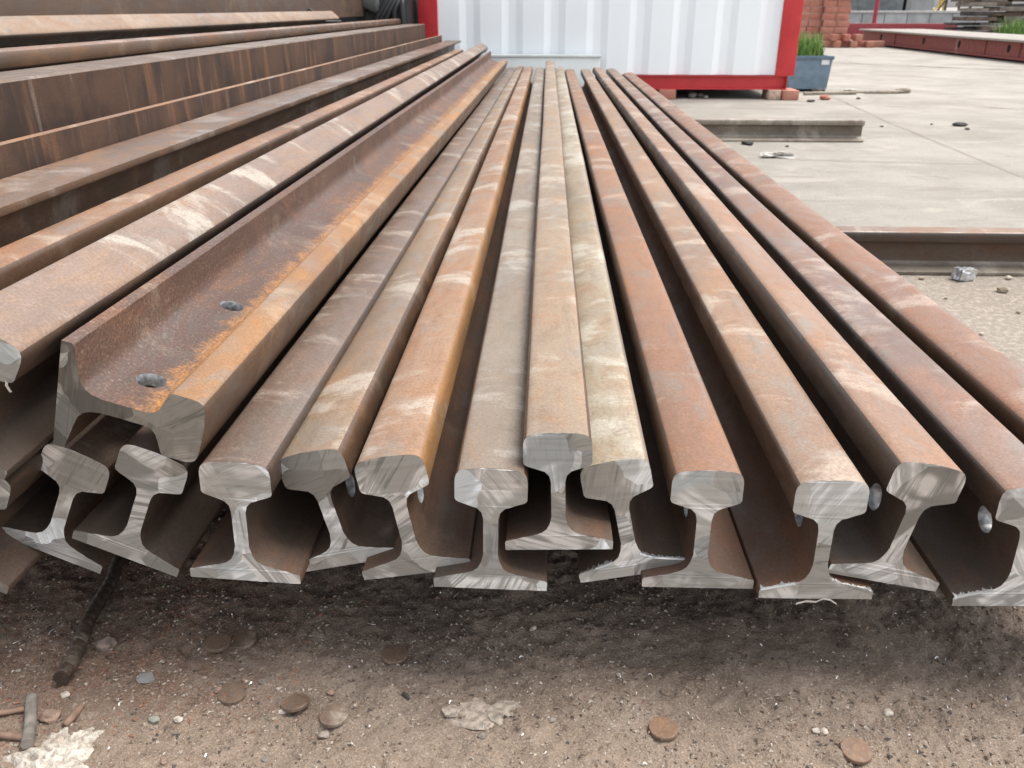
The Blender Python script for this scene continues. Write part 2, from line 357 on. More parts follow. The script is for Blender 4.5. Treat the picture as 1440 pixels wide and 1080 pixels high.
def burr_me(x0, x1, zf, seed, ln=.004):
    """torn lip of metal left by the saw along an edge"""
    rnd = random.Random(seed); bm = bmesh.new(); x = x0; prev = None
    while x < x1:
        l = rnd.random() ** 2 * ln + .0006; z = zf(x)
        q = (bm.verts.new((x, -.0004, z + .0004)), bm.verts.new((x, l, z + .0006 + l * .05)), bm.verts.new((x, -.0012, z - .0012)))
        if prev: bm.faces.new((prev[0], prev[1], q[1], q[0])); bm.faces.new((prev[2], prev[0], q[0], q[2]))
        prev = q; x += rnd.uniform(.0008, .0022)
    return mesh_of(bm)

BORE_ME = bore_me()
GRP = 'sawn rusty rails laid side by side'
def rail(name, label, X, Y, Z, roll, L, top, side=None, web=None, dx=0.0, k=1.0, kw=1.0, holes=(), cut=None, seed=0, group=GRP, cat='rail', burr=0, wob=.0018, dz=0.0):
    t = thing(name, label, cat, (X, Y, Z), group)
    t.rotation_mode = 'YXZ' if False else 'XYZ'
    m = Matrix.Rotation(-math.atan(dx), 4, 'Z') @ Matrix.Rotation(math.atan(dz), 4, 'X') @ Matrix.Rotation(R(roll), 4, 'Y')
    t.rotation_euler = m.to_euler('XYZ')
    sec = full_rail(k, kw)
    me = extrude(sec, L, {'top': 0, 'side': 1, 'under': 2, 'web': 2, 'base': 2, 'tip': 2, 'bottom': 2}, holes, k, wob, seed)
    obj('rail_body', me, [top, side or top, web or WEB], t)
    obj('cut_end', cap(sec, 0, .0010, seed), cut or CUT, t)
    for h in holes:
        b = obj('bolt_hole', BORE_ME, BORE if not BORE_ME.materials else None, t); b.location = (0, h, .0625 * k)
    if burr:
        bm_ = burr_me(.010 * k, .056 * k * kw, lambda x: .0112 * k + (.056 * k - x) * .245 if x > .024 * k else .019 * k + (.024 * k - x) * .55, seed + 50)
        obj('burr', bm_, CUT, t)
        obj('burr', burr_me(-.056 * k * kw, -.02 * k, lambda x: .0112 * k + (.056 * k + x) * .245, seed + 90, .006), CUT, t)
    return t

# tops seen in the photograph
T3 = rust('top_mauve_brown', (142, 120, 106), (126, 104, 92), (150, 116, 92), dust_amt=.35)
T4 = rust('top_tan', (176, 146, 116), (156, 132, 112), (180, 138, 100), dust_amt=.55)
T5 = rust('top_orange_brown', (184, 144, 112), (166, 130, 104), (184, 130, 90), (215, 202, 186), .65)
T6 = rust('top_grey_tan', (172, 156, 138), (152, 132, 116), (172, 140, 112), (206, 198, 184), .6)
T7 = rust('top_beige', (182, 156, 130), (166, 144, 124), (184, 144, 110), (212, 200, 182), .5)
T8 = rust('top_cream_dusty', (198, 182, 158), (180, 160, 136), (184, 150, 118), (220, 212, 194), .75)
T9 = rust('top_orange', (174, 128, 96), (158, 116, 92), (180, 124, 84), (205, 184, 162), .35, .7)
T10 = rust('top_peach', (182, 146, 118), (166, 134, 112), (186, 140, 106), (214, 196, 176), .55)
T11 = rust('top_tan_pink', (178, 140, 114), (160, 126, 106), (184, 136, 102), (212, 192, 172), .5)
T12 = rust('top_mauve_tan', (164, 130, 112), (148, 118, 104), (172, 122, 96), (206, 188, 172), .5)
T13 = rust('top_red_brown', (170, 128, 104), (152, 114, 96), (174, 120, 90), (208, 188, 170), .45)
TU2 = rust('top_dusty_mauve', (166, 140, 124), (150, 126, 114), (176, 140, 112), (218, 208, 192), .6)
SD = rust('head_side_brown', (120, 90, 68), (98, 74, 58), (140, 98, 64), (160, 138, 116), .15, .5)
SDO = rust('head_side_orange', (184, 136, 90), (168, 122, 82), (190, 132, 76), (205, 180, 150), .25, .5)
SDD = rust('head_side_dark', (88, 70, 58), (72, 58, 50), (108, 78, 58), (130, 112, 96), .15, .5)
MAUVE = rust('mill_scale_mauve', (124, 94, 80), (106, 80, 70), (146, 102, 76), (205, 185, 165), .02, .12, (.4, .7), 1.7, grad=(206, 144, 80))

H1 = (.062,)
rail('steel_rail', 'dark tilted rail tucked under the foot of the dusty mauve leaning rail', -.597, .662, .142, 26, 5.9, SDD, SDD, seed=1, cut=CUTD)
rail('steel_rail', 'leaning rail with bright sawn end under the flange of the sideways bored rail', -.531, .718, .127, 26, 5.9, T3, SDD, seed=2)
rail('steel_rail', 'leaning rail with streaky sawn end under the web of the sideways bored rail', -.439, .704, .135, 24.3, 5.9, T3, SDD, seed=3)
rail('steel_rail', 'mauve-brown rail right beside the head of the sideways bored rail', -.303, .682, .127, 2.6, 5.75, T3, SDD, seed=4, dx=.005)
rail('steel_rail', 'tan rail tilted toward the mauve-brown rail, dull stained end', -.204, .716, .124, -12.8, 5.9, T4, SD, seed=5, dx=.002, holes=H1)
rail('steel_rail', 'orange-brown tilted rail with white scuffs and bright orange head side', -.126, .692, .133, -9.8, 5.75, T5, SDO, WEBR, seed=6, dx=-.0005, holes=H1)
rail('steel_rail', 'grey-tan upright rail tucked under the left shoulder of the raised beige rail', -.050, .675, .130, 1.0, 5.65, T6, SD, seed=7, dx=-.002)
rail('steel_rail', 'raised beige rail wedged up on the heads of the two rails beside it', .0185, .684, .1735, -2.0, 5.95, T7, SD, seed=8, dx=-.0006, k=.935)
rail('steel_rail', 'cream dusty tilted rail tucked against the raised beige rail', .099, .715, .121, -12.0, 5.85, T8, T6, seed=9, dx=.0008, burr=1)
rail('steel_rail', 'plain orange rail standing upright with dark gaps on both sides', .163, .702, .117, -.4, 5.7, T9, SD, WEBR, seed=10, dx=-.0019, holes=H1)
rail('steel_rail', 'peach-tan upright rail with torn white burr along its sawn foot', .281, .692, .115, -1.0, 5.75, T10, SD, WEBR, seed=11, dx=-.0021, holes=H1, burr=1)
rail('steel_rail', 'tan rail tilted over the foot of the burred peach rail', .347, .698, .133, 10.3, 5.65, T11, SDD, seed=12, dx=-.0033, holes=H1)
rail('steel_rail', 'mauve-tan upright rail second from the pile edge facing the concrete yard', .4748, .690, .114, -2.0, 5.85, T12, SDD, seed=13, dx=-.002, holes=H1, burr=1)
rail('steel_rail', 'red-brown rail at the pile edge facing the concrete yard', .585, .700, .117, -8.0, 5.4, T13, SD, seed=14, dx=-.0040)

# rail lying on its side with two bored holes
u1 = rail('steel_rail', 'sideways rail with two bored bolt holes and an orange head, lying on the others', -.458, .689, .333, 107.0, 5.5, SD, SDO, MAUVE, seed=15, holes=(.059, .289), cut=CUTD, dx=.0055, group='loose rails on top of the pile')
u2 = rail('steel_rail', 'dusty mauve rail leaning against the flange of the sideways bored rail', -.549, .645, .293, 31, 5.95, TU2, SDD, seed=16, cut=CUTD, dx=.0002, group='loose rails on top of the pile')

# ------------------------------------------------------------------ the higher pile on the left
def bar(name, label, cat, sec, X, Y, Z, L, mats, roll=0, slots=None, seed=0, dx=0., cut=None, group='steel sections stacked beside the rails'):
    t = thing(name, label, cat, (X, Y, Z), group); t.rotation_euler = (Matrix.Rotation(-math.atan(dx), 4, 'Z') @ Matrix.Rotation(R(roll), 4, 'Y')).to_euler()
    obj('bar_body', extrude(sec, L, slots or {}, (), 1, .0015, seed), mats, t)
    obj('cut_end', cap(sec, 0, .0008, seed), cut or CUTD, t); return t
def tipped(sec, idx):                            # give some faces of a section the edge material
    return [(x, z, 'edge' if i in idx else 'web') for i, (x, z, t) in enumerate(sec)]
ES = {'web': 0, 'edge': 1}
rail('steel_rail', 'small light rail with orange head behind the dusty mauve leaning rail', -.622, .66, .2962, 0, 5.3, rust('orange_lip', (172, 128, 94), (150, 108, 80), (178, 118, 74), (205, 184, 160), .5), SD, DARKR, seed=21, k=.80, cut=CUTD, group='loose rails on top of the pile', dx=.004)
t4 = rail('steel_rail', 'upside-down rail with its flat foot facing up, beside the small orange-headed rail', -.742, .66, .436, 180, 6.05, WEBR, WEBR, rust('foot_top', (140, 110, 90), (118, 96, 82), (160, 118, 84), (180, 166, 154), .45, .7), seed=22, cut=CUTD, group='loose rails on top of the pile', dx=.004)
bar('angle_bar', 'thin-edged steel angle with dark streaked face behind the upside-down rail', 'angle bar', tipped(angle_sec(.182, .075, .010), {1, 2, 3}), -.822, .66, .297, 5.9, [STREAK, EDGE], seed=23, slots=ES, dx=.006)
bar('channel_beam', 'deep steel channel with tall dark face and rust streaks running down', 'channel beam', tipped(channel_sec(.252, .13, .012, .016), {1, 2}), -.93, .66, .299, 6.05, [STREAK, rust('ledge_dusty', (150, 128, 112), (120, 102, 90), (140, 110, 88), (180, 164, 148), .5, .8)], seed=24, slots=ES)
rail('steel_rail', 'narrow brown rail running along the top behind the deep steel channel', -1.135, .66, .447, 0, 6.0, T12, SD, seed=25, cut=CUTD, group='loose rails on top of the pile')
rail('steel_rail', 'pale tan tilted rail highest on the left pile beside the dark upper channel', -1.397, .66, .521, 40, 4.6, rust('pale_top', (178, 150, 126), (160, 132, 112), (172, 134, 104), (190, 168, 146), .4), SDD, seed=26, cut=CUTD, group='loose rails on top of the pile', dx=.012)
bar('channel_beam', 'dark upper steel channel standing topmost behind the pale tan tilted rail', 'channel beam', tipped(channel_sec(.22, .08, .01, .014), {1, 2}), -1.50, .66, .60, 6.4, [rust('dark_green_rust', (118, 94, 78), (100, 80, 68), (134, 100, 76), (150, 134, 116), .2), EDGE], seed=27, slots=ES, dx=.02)
# lower rails that carry that pile
for i, x in enumerate((-.70, -.815, -.93, -1.045)):
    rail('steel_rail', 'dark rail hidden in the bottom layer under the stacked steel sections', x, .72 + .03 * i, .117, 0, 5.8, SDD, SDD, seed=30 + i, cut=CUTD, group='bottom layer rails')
WOOD = plain('old_timber', (.15, .11, .08, 1), .9, .4, 25)
for y in (2.20, 4.66):
    for nm, lb, x0, x1, z0, z1 in (('timber_plank', 'flat timber plank between bottom rails and the stacked steel sections', -1.09, -.585, .2575, .2945),
                                   ('timber_block', 'squared timber block under the narrow brown rail', -1.20, -1.09, .12, .446),
                                   ('timber_block', 'squared timber block under the pale tan tilted rail', -1.44, -1.33, .12, .497),
                                   ('timber_block', 'tall squared timber block under the dark upper channel', -1.60, -1.475, .12, .599)):
        o = obj(nm, box_me(x0, x1, y - .05, y + .05, z0, z1, .003), WOOD); tag(o, lb, 'timber', lb)

# cross rails that carry the whole pile
def cross(label, Y, X0, X1, mats, k, kw, seed):
    t = thing('support_rail', label, 'rail', (X1, Y, 0), 'cross rails under the pile'); t.rotation_euler = (0, 0, R(90))
    sec = full_rail(k, kw)
    obj('rail_body', extrude(sec, X1 - X0, {'top': 0, 'side': 1, 'under': 2, 'web': 2, 'base': 3, 'tip': 3, 'bottom': 2}, (), k, .001, seed), mats, t)
    obj('cut_end', cap(sec, 0, .001, seed), CUTD, t)
GREYC = rust('cement_splashed', (150, 138, 124), (132, 120, 108), (120, 104, 92), (190, 180, 166), .6, .7)
GREYT = rust('cement_splashed_top', (186, 174, 158), (166, 152, 138), (140, 120, 108), (206, 196, 182), .6, .7)
cross('brown cross rail with orange head lying on sandy ground under the pile', 2.28, -1.75, 2.6, [rust('orange_flat', (164, 128, 100), (148, 114, 92), (168, 122, 90), dust_amt=.4), SDD, WEB, GREYC], .82, 1.15, 41)
p2 = gp(1214, 200); cross('grey cement-splashed cross rail ending on the concrete yard', p2.y + .055, -1.75, p2.x, [GREYT, GREYT, GREYC, GREYT], .82, 1.15, 42)
for y in (2.28, p2.y + .055):
    o = obj('packing_block', box_me(-1.66, -1.05, y - .045, y + .045, .1149, .1195, .0), WOOD); tag(o, 'thin packing strip on the cross rail under the timber blocks', 'timber', 'packing strips')

# ------------------------------------------------------------------ site container
CY = 7.0
def xat(x, y, Y=CY): return yp(x, y, Y).x
def zat(x, y, Y=CY): return yp(x, y, Y).z
cx0, cx1 = xat(588, 20), xat(1130, 2); wx0, wx1 = xat(616, 40), xat(1103, 0)
zb = zat(1000, 105.5); zbeam0 = zat(1100, 126); ztop = 2.75
RED = NB('red_paint')
_v = RED.coord(rnd=False); _n = RED.noise(_v, 3.5, 5, .6); _f = RED.noise(_v, 26, 5, .7)
_c = RED.mix(RED.ramp(_n, .35, .7), (.50, .028, .036, 1), (.60, .045, .05, 1)); _c = RED.mix(RED.ramp(_f, .66, .76, 0, .7), _c, (.55, .35, .32, 1))
RED = RED.out(_c, .42, 0, RED.bump(_f, .06, .002), .5)
WH = NB('white_paint')
_v = WH.coord(rnd=False); _n = WH.noise(WH.coord((1, 1, .35), rnd=False), 3.0, 6, .65); _f = WH.noise(_v, 45, 5, .7)
_c = WH.mix(WH.ramp(_n, .4, .75), (.86, .905, .93, 1), (.82, .87, .90, 1)); _c = WH.mix(WH.ramp(_f, .70, .8, 0, .5), _c, (.42, .38, .34, 1))
_pz = WH.sep(_v)[2]; _c = WH.mix(WH.math('MULTIPLY', WH.ramp(_pz, .16, .0), WH.ramp(_n, .35, .6, .05, .3)), _c, (.45, .41, .36, 1))
WH = WH.out(_c, .45, 0, WH.bump(_n, .05, .01), .5)
ct = thing('site_container', 'white corrugated site container with red frame standing behind the rails', 'container', ((cx0 + cx1) / 2, CY, zbeam0))
ct.location = (0, 0, 0)
CD = 2.4                                          # depth
def corr(length, z0, z1, pitch, dep):
    """trapezoid corrugation along local x, bulging to -y"""
    bm = bmesh.new(); xs_, x = [], 0
    prof = [(0, 0), (.50, 0), (.66, 1), (.84, 1), (1, 0)]
    n = max(1, round(length / pitch)); p = length / n; pts = []
    for i in range(n):
        for u, d in prof[:-1]: pts.append((i * p + u * p, d * dep))
    pts.append((length, 0)); prev = None
    for x, d in pts:
        q = (bm.verts.new((x, d, z0)), bm.verts.new((x, d, z1)))
        if prev: bm.faces.new((prev[0], q[0], q[1], prev[1]))
        prev = q
    return mesh_of(bm)
pf = obj('front_panel', corr(wx1 - wx0, zb, ztop, .318, .020), WH, ct); pf.location = (wx0, CY + .012, 0)
for x, nm in ((cx0 + .03, 'side_panel'), (cx1 - .03, 'side_panel')):
    s_ = obj(nm, corr(CD - .3, zb, ztop, .262, .03), WH, ct); s_.location = (x, CY + .15, 0); s_.rotation_euler = (0, 0, R(90))
bk = obj('back_panel', corr(wx1 - wx0, zb, ztop, .262, .03), WH, ct); bk.location = (wx0, CY + CD - .05, 0)
for x0, x1 in ((cx0, wx0), (wx1, cx1)):
    for y0 in (CY - .012, CY + CD - .16):
        obj('corner_post', box_me(x0, x1, y0, y0 + .16, zb - .004, ztop + .1, .006), RED, ct)
for y0 in (CY - .004, CY + CD - .16): obj('top_rail', box_me(wx0 + .002, wx1 - .002, y0, y0 + .12, ztop, ztop + .12, .006), RED, ct)
obj('roof', box_me(cx0 + .02, cx1 - .02, CY + .02, CY + CD - .03, ztop + .101, ztop + .14, .004), WH, ct)
# base channel (open face towards the rails): web set back, flanges proud
bx0, bx1 = cx0 + .03, cx1 - .045
bm = bmesh.new(); box(bm, bx0, bx1, CY + .042, CY + .052, zbeam0 + .006, zb - .010); box(bm, bx0, bx1, CY - .004, CY + .0415, zb - .0095, zb - .0045); box(bm, bx0, bx1, CY - .004, CY + .0415, zbeam0, zbeam0 + .008)
box(bm, bx1 - .006, bx1 - .001, CY + .0, CY + .041, zbeam0 + .0085, zb - .0100)
obj('base_beam', mesh_of(bm), RED, ct)
obj('base_beam', box_me(bx0, bx1, CY + CD - .12, CY + CD - .05, zbeam0, zb - .006), RED, ct)
obj('floor_panel', box_me(bx0 + .02, bx1 - .02, CY + .06, CY + CD - .13, zbeam0 + .03, zb - .012), plain('underfloor', (.05, .045, .04, 1), .9), ct)
# white lower panel fixed to the container
LP = thing('white_board', 'plain white board with a ledge on top standing against the container wall', 'board', (0, 0, 0))
px0, px1 = xat(700, 80, CY - .10), xat(846, 80, CY - .10); zt = zat(760, 77, CY - .10)
WB = plain('white_board_paint', (.74, .78, .78, 1), .5, .05, 6, 0, .03)
obj('panel', box_me(px0 - .25, px1 - .01, CY - .085, CY - .045, .004, zt - .020, .003), WB, LP)
obj('ledge', box_me(px0 - .26, px1, CY - .10, CY - .03, zt - .0195, zt, .004), plain('ledge_paint', (.62, .66, .66, 1), .5, .1, 6, 0, .03), LP)
# bricks under the container
BRICK = NB('fired_brick'); _v = BRICK.coord(); _n = BRICK.noise(_v, 11, 5, .6); _f = BRICK.noise(_v, 90, 4, .7); _oi = BRICK.n('ObjectInfo')
_c = BRICK.mix(BRICK.ramp(_n, .35, .65), (.33, .125, .09, 1), (.41, .18, .135, 1)); _c = BRICK.mix(BRICK.math('MULTIPLY', _oi.outputs['Random'], .45), _c, (.46, .26, .20, 1)); _c = BRICK.mix(BRICK.ramp(_f, .6, .8, 0, .5), _c, (.46, .36, .30, 1))
BRICK = BRICK.out(_c, .9, 0, BRICK.bump(_f, .4, .003), .2)
BRICKP = plain('dusty_brick', (.47, .34, .27, 1), .95, .25, 40)
def brick_at(name, label, x, y, z, sx, sy, sz, rz=0, mat=BRICK, group=None, parent=None):
    o = obj(name, box_me(-sx / 2, sx / 2, -sy / 2, sy / 2, 0, sz, .004), mat, parent); o.location = (x, y, z); o.rotation_euler = (0, 0, rz)
    if parent is None: tag(o, label, 'brick', group)
    return o
hb = (zbeam0 - .001)
xr = xat(1095, 132, CY - .02)
brick_at('brick', 'pale dusty brick propping the container corner beside the blue planter', xat(1088, 132, 6.99), CY + .06, 0, .098, .22, hb, mat=BRICKP)
brick_at('brick', 'red brick propping the container corner beside the blue planter', xat(1110, 132, 6.97), CY + .05, 0, .125, .24, hb, .03)
brick_at('brick', 'reddish brick propping the container beam close behind the rails', xat(938, 132, 6.99), CY + .06, 0, .13, .22, hb)
brick_at('brick', 'brick propping the far left corner of the container', cx0 + .1, CY + .08, 0, .12, .24, hb)
for x in (cx0 + .1, cx1 - .15): brick_at('brick', 'brick propping the rear of the container', x, CY + CD - .1, 0, .12, .24, hb, group='rear container bricks')
# rubble in the gap below the container
for i, (px, py, r) in enumerate(((975, 138, .035), (986, 137, .028), (994, 139, .02))):
    bm = bmesh.new(); bmesh.ops.create_icosphere(bm, subdivisions=2, radius=r)
    for v in bm.verts: v.co *= 1 + .35 * noise.noise(v.co * 60 + Vector((i * 9, 0, 0))); v.co.z *= .7
    o = obj('rubble_stone', mesh_of(bm, smooth=20), plain('rubble%d' % i, (.28, .26, .24, 1), .9)); p = gp(px, py); o.location = (p.x, p.y + .05, r * .5)
    tag(o, 'grey rubble stone lying in the dark gap under the container', 'stone', 'rubble under the container')

# ------------------------------------------------------------------ planter beside the container
PY = 7.62
pl = thing('planter_box', 'blue-grey metal planter box with white sticker beside the red container post', 'planter', (0, 0, 0))
q0, q1 = gp(1112, 127), gp(1167, 127); PYf = q0.y - .12
tx0, tx1 = xat(1108, 80, PYf), xat(1172, 80, PYf); bxa, bxb = xat(1109, 124, PYf) + .0, xat(1163, 125, PYf); tz = zat(1150, 79, PYf); bz = .02
BLUE = plain('blue_grey_paint', (.165, .235, .305, 1), .5, .18, 14, .1, .06)
bm = bmesh.new(); t_ = .008; dp = .34
def frus(bm, x0, x1, X0, X1, y0, y1, Y0, Y1, z0, z1):
    b = [bm.verts.new(p) for p in ((x0, y0, z0), (x1, y0, z0), (x1, y1, z0), (x0, y1, z0))]; t = [bm.verts.new(p) for p in ((X0, Y0, z1), (X1, Y0, z1), (X1, Y1, z1), (X0, Y1, z1))]
    bm.faces.new(b[::-1])
    for i in range(4): bm.faces.new((b[i], b[(i + 1) % 4], t[(i + 1) % 4], t[i]))
    return t
to = frus(bm, bxa, bxb, tx0, tx1, PYf + .02, PYf + dp - .02, PYf, PYf + dp, bz, tz)
ti = [bm.verts.new((p[0], p[1], tz)) for p in ((tx0 + .015, PYf + .015), (tx1 - .015, PYf + .015), (tx1 - .015, PYf + dp - .015), (tx0 + .015, PYf + dp - .015))]
for i in range(4): bm.faces.new((to[i], to[(i + 1) % 4], ti[(i + 1) % 4], ti[i]))
lo = [bm.verts.new((v.co.x, v.co.y, tz - .06)) for v in ti]
for i in range(4): bm.faces.new((ti[i], ti[(i + 1) % 4], lo[(i + 1) % 4], lo[i]))
obj('box', mesh_of(bm), BLUE, pl)
obj('soil', box_me(tx0 + .017, tx1 - .017, PYf + .017, PYf + dp - .017, tz - .09, tz - .03), plain('soil', (.07, .05, .035, 1), .95), pl)
obj('rim', box_me(tx0 - .008, tx1 + .008, PYf - .012, PYf - .001, tz - .028, tz + .003, .002), plain('rim_paint', (.10, .15, .20, 1), .5), pl)
lx0, lx1 = xat(1156, 86, PYf - .01), xat(1167, 86, PYf - .01); lz0, lz1 = zat(1160, 91, PYf), zat(1160, 83, PYf)
obj('sticker', box_me(lx0, lx1, PYf - .004, PYf - .0015, lz0, lz1), plain('paper', (.66, .68, .70, 1), .6, .05), pl)
for x in (bxa + .06, bxb - .06): obj('foot', box_me(x - .03, x + .03, PYf + .03, PYf + dp - .03, .0, bz + .001), plain('foot_black', (.03, .03, .03, 1)), pl)
LEAF = NB('leaf_green'); _v = LEAF.coord(); _n = LEAF.noise(_v, 22, 3); _c = LEAF.mix(LEAF.ramp(_n, .35, .65), (.07, .16, .035, 1), (.20, .31, .08, 1)); LEAF = LEAF.out(_c, .6, 0, None, .3)
def blades(name, label, cx, cy, z0, rx, ry, h, n, seed, wd=.008, stems=True):
    rnd = random.Random(seed); t = thing(name, label, 'plant', (cx, cy, z0)); bm = bmesh.new(); bs = bmesh.new()
    for i in range(n):
        x, y = rnd.uniform(-rx, rx), rnd.uniform(-ry, ry); hh = h * rnd.uniform(.45, 1.05); a = rnd.uniform(0, 6.28); le = rnd.uniform(.02, .35) * hh
        dx_, dy_ = math.cos(a), math.sin(a); prev = None; w0 = wd * rnd.uniform(.6, 1.4)
        for k_ in range(4):
            u = k_ / 3; c = Vector((x + dx_ * le * u * u, y + dy_ * le * u * u, hh * (u - .15 * u * u))); s_ = Vector((-dy_, dx_, 0)) * w0 * (1 - u * .92)
            q = (bm.verts.new(c + s_), bm.verts.new(c - s_))
            if prev: bm.faces.new((prev[0], prev[1], q[1], q[0]))
            prev = q
    f = obj('foliage', mesh_of(bm), LEAF, t); f['kind'] = 'stuff'
    for i in range(6): tube(bs, [(rnd.uniform(-rx, rx) * .5, rnd.uniform(-ry, ry) * .5, -.02), (rnd.uniform(-rx, rx) * .7, rnd.uniform(-ry, ry) * .7, h * .5)], [.004, .002], 5)
    obj('stem', mesh_of(bs), plain('stem_%s' % seed, (.12, .13, .05, 1)), t); return t
blades('leafy_plant', 'bright green grassy plant growing in the blue-grey planter', (tx0 + tx1) / 2 - .02, PYf + dp / 2, tz - .03, (tx1 - tx0) / 2 - .05, dp / 2 - .04, .26, 420, 3, .007)

# pole and scraps on the yard beside the planter
a, b = gp(1130, 134), gp(1276, 131)
pole = thing('wooden_pole', 'thin grey wooden pole lying on the yard beside the planter', 'pole', (0, 0, 0))
pts = [a.lerp(b, i / 8) + Vector((0, .012 * math.sin(i * 1.7), .014)) for i in range(9)]
PM = plain('weathered_wood', (.27, .235, .19, 1), .9, .3, 30)
obj('shaft', tube_me(pts, [.012, .013, .012, .012, .013, .012, .013, .014, .013], 8), PM, pole)
obj('knob', tube_me([b + Vector((-.10, 0, .02)), b + Vector((-.03, 0, .022)), b + Vector((.02, 0, .018))], [.018, .022, .016], 8), PM, pole)
def scrap(name, label, cat, p, sx, sy, sz, mat, seed, group=None, rz=0, sub=2, rough=.4, sink=.3):
    bm = bmesh.new(); bmesh.ops.create_icosphere(bm, subdivisions=sub, radius=1)
    for v in bm.verts:
        d = 1 + rough * noise.noise(v.co * 1.4 + Vector((seed * 3.1, 0, seed))) + rough * .4 * noise.noise(v.co * 4 + Vector((0, seed, 0)))
        v.co = Vector((v.co.x * sx * d, v.co.y * sy * d, v.co.z * sz * d))
    o = obj(name, mesh_of(bm, smooth=14), mat); o.location = (p.x, p.y, p.z + sz * (1 - sink) * .9); o.rotation_euler = (0, 0, rz)
    return tag(o, label, cat, group)
PAPER = plain('white_plastic', (.42, .40, .365, 1), .8, .25, 60)
scrap('plastic_scrap', 'crumpled white plastic scrap draped by the pole beside the planter', 'litter', gp(1196, 131) + Vector((0, -.05, 0)), .09, .04, .02, PAPER, 5, sub=4, rough=1.3, sink=.5)
scrap('plastic_scrap', 'white plastic scrap lying flat on the concrete before the cement-splashed cross rail', 'litter', gp(1094, 221), .055, .026, .014, PAPER, 6, sub=4, rough=1.3, sink=.5)
scrap('brick_scrap', 'broken orange-red brick scrap lying in front of the wooden pole', 'brick', gp(1160, 140), .045, .04, .022, BRICK, 7)
DK = plain('dark_stone', (.06, .055, .05, 1), .9)
scrap('dark_stone', 'dark stone lump under the corner of the blue planter', 'stone', gp(1153, 131) + Vector((0, .05, 0)), .06, .03, .022, DK, 8)
for i, (px, py, s_) in enumerate(((1140, 143, .032), (1207, 139, .026), (1051, 203, .040), (1349, 177, .045), (1107, 206, .014), (1360, 182, .02), (1240, 178, .012), (1310, 175, .012))):
    scrap('dark_stone', 'small dark stone lying loose on the pale concrete yard', 'stone', gp(px, py), s_, s_ * .6, s_ * .3, DK, 20 + i, 'dark stones on the yard', rz=i)
# crumpled foil block by the brown cross rail
FOIL = plain('crumpled_foil', (.62, .64, .66, 1), .33, .3, 60, .75, .5)
bm = bmesh.new(); bmesh.ops.create_cube(bm, size=1); bmesh.ops.subdivide_edges(bm, edges=bm.edges[:], cuts=5, use_grid_fill=True)
for v in bm.verts:
    v.co += Vector((noise.noise(v.co * 5), noise.noise(v.co * 5 + Vector((7, 0, 0))), noise.noise(v.co * 5 + Vector((0, 7, 0))))) * .14
    v.co = Vector((v.co.x * .048, v.co.y * .034, v.co.z * .03))
fo = obj('foil_block', mesh_of(bm, smooth=18), FOIL); p = gp(1347, 388); fo.location = (p.x, p.y - .03, .015); fo.rotation_euler = (0, .06, R(18))
tag(fo, 'crumpled silver foil block on sandy ground against the brown cross rail', 'litter')
for i, (px, py, s_) in enumerate(((1418, 392, .010), (1296, 392, .008), (1410, 410, .016), (1380, 470, .006), (1330, 420, .005), (1432, 440, .006))):
    scrap('sand_pebble', 'small pebble on the sandy strip beside the red-brown edge rail', 'stone', gp(px, py), s_, s_ * .7, s_ * .5, plain('sandpeb%d' % i, (.40 - .05 * (i % 3), .34 - .05 * (i % 3), .28 - .05 * (i % 3), 1), .9), 60 + i, 'pebbles on the sandy strip')

# ------------------------------------------------------------------ brick stack behind the planter
BY = 16.9
bs = thing('brick_stack', 'tall stack of red bricks with a ragged low course, behind the planter', 'brick stack', (yp(1150, 60, BY).x, BY, 0))
sx0, sx1 = yp(1112, 60, BY).x - bs.location.x, yp(1194, 60, BY).x - bs.location.x
bme = box_me(-.116, .116, -.056, .056, 0, .108, .006); bme2 = box_me(-.056, .056, -.116, .116, 0, .108, .006)
rnd = random.Random(11)
cols = int((sx1 - sx0) / .238)
for row in range(12):
    for c in range(cols):
        for dpt in range(2):
            if rnd.random() < .03 and dpt == 0 and row < 11: continue
            proud = -.10 if c >= cols - 2 else 0
            o = obj('brick', bme, BRICK if not bme.materials else None, bs)
            o.location = (sx0 + .119 + c * .238 + rnd.uniform(-.006, .006) + (.02 if row % 2 else 0), dpt * .125 + proud + rnd.uniform(-.012, .012), row * .1125); o.rotation_euler = (0, 0, rnd.uniform(-.02, .02))
for i in range(7):
    o = obj('brick', bme2 if i % 2 else bme, BRICK if not bme2.materials and i % 2 else None, bs)
    o.location = (sx1 - .55 + i * .145 + (.05 if i % 2 == 0 else 0), -.42 - .1 * (i % 2), 0); o.rotation_euler = (0, 0, rnd.uniform(-.06, .06))
for i in range(3):
    o = obj('brick', bme2, None, bs); o.location = (sx1 - .45 + i * .21, -.50, .1125); o.rotation_euler = (0, 0, rnd.uniform(-.1, .1))

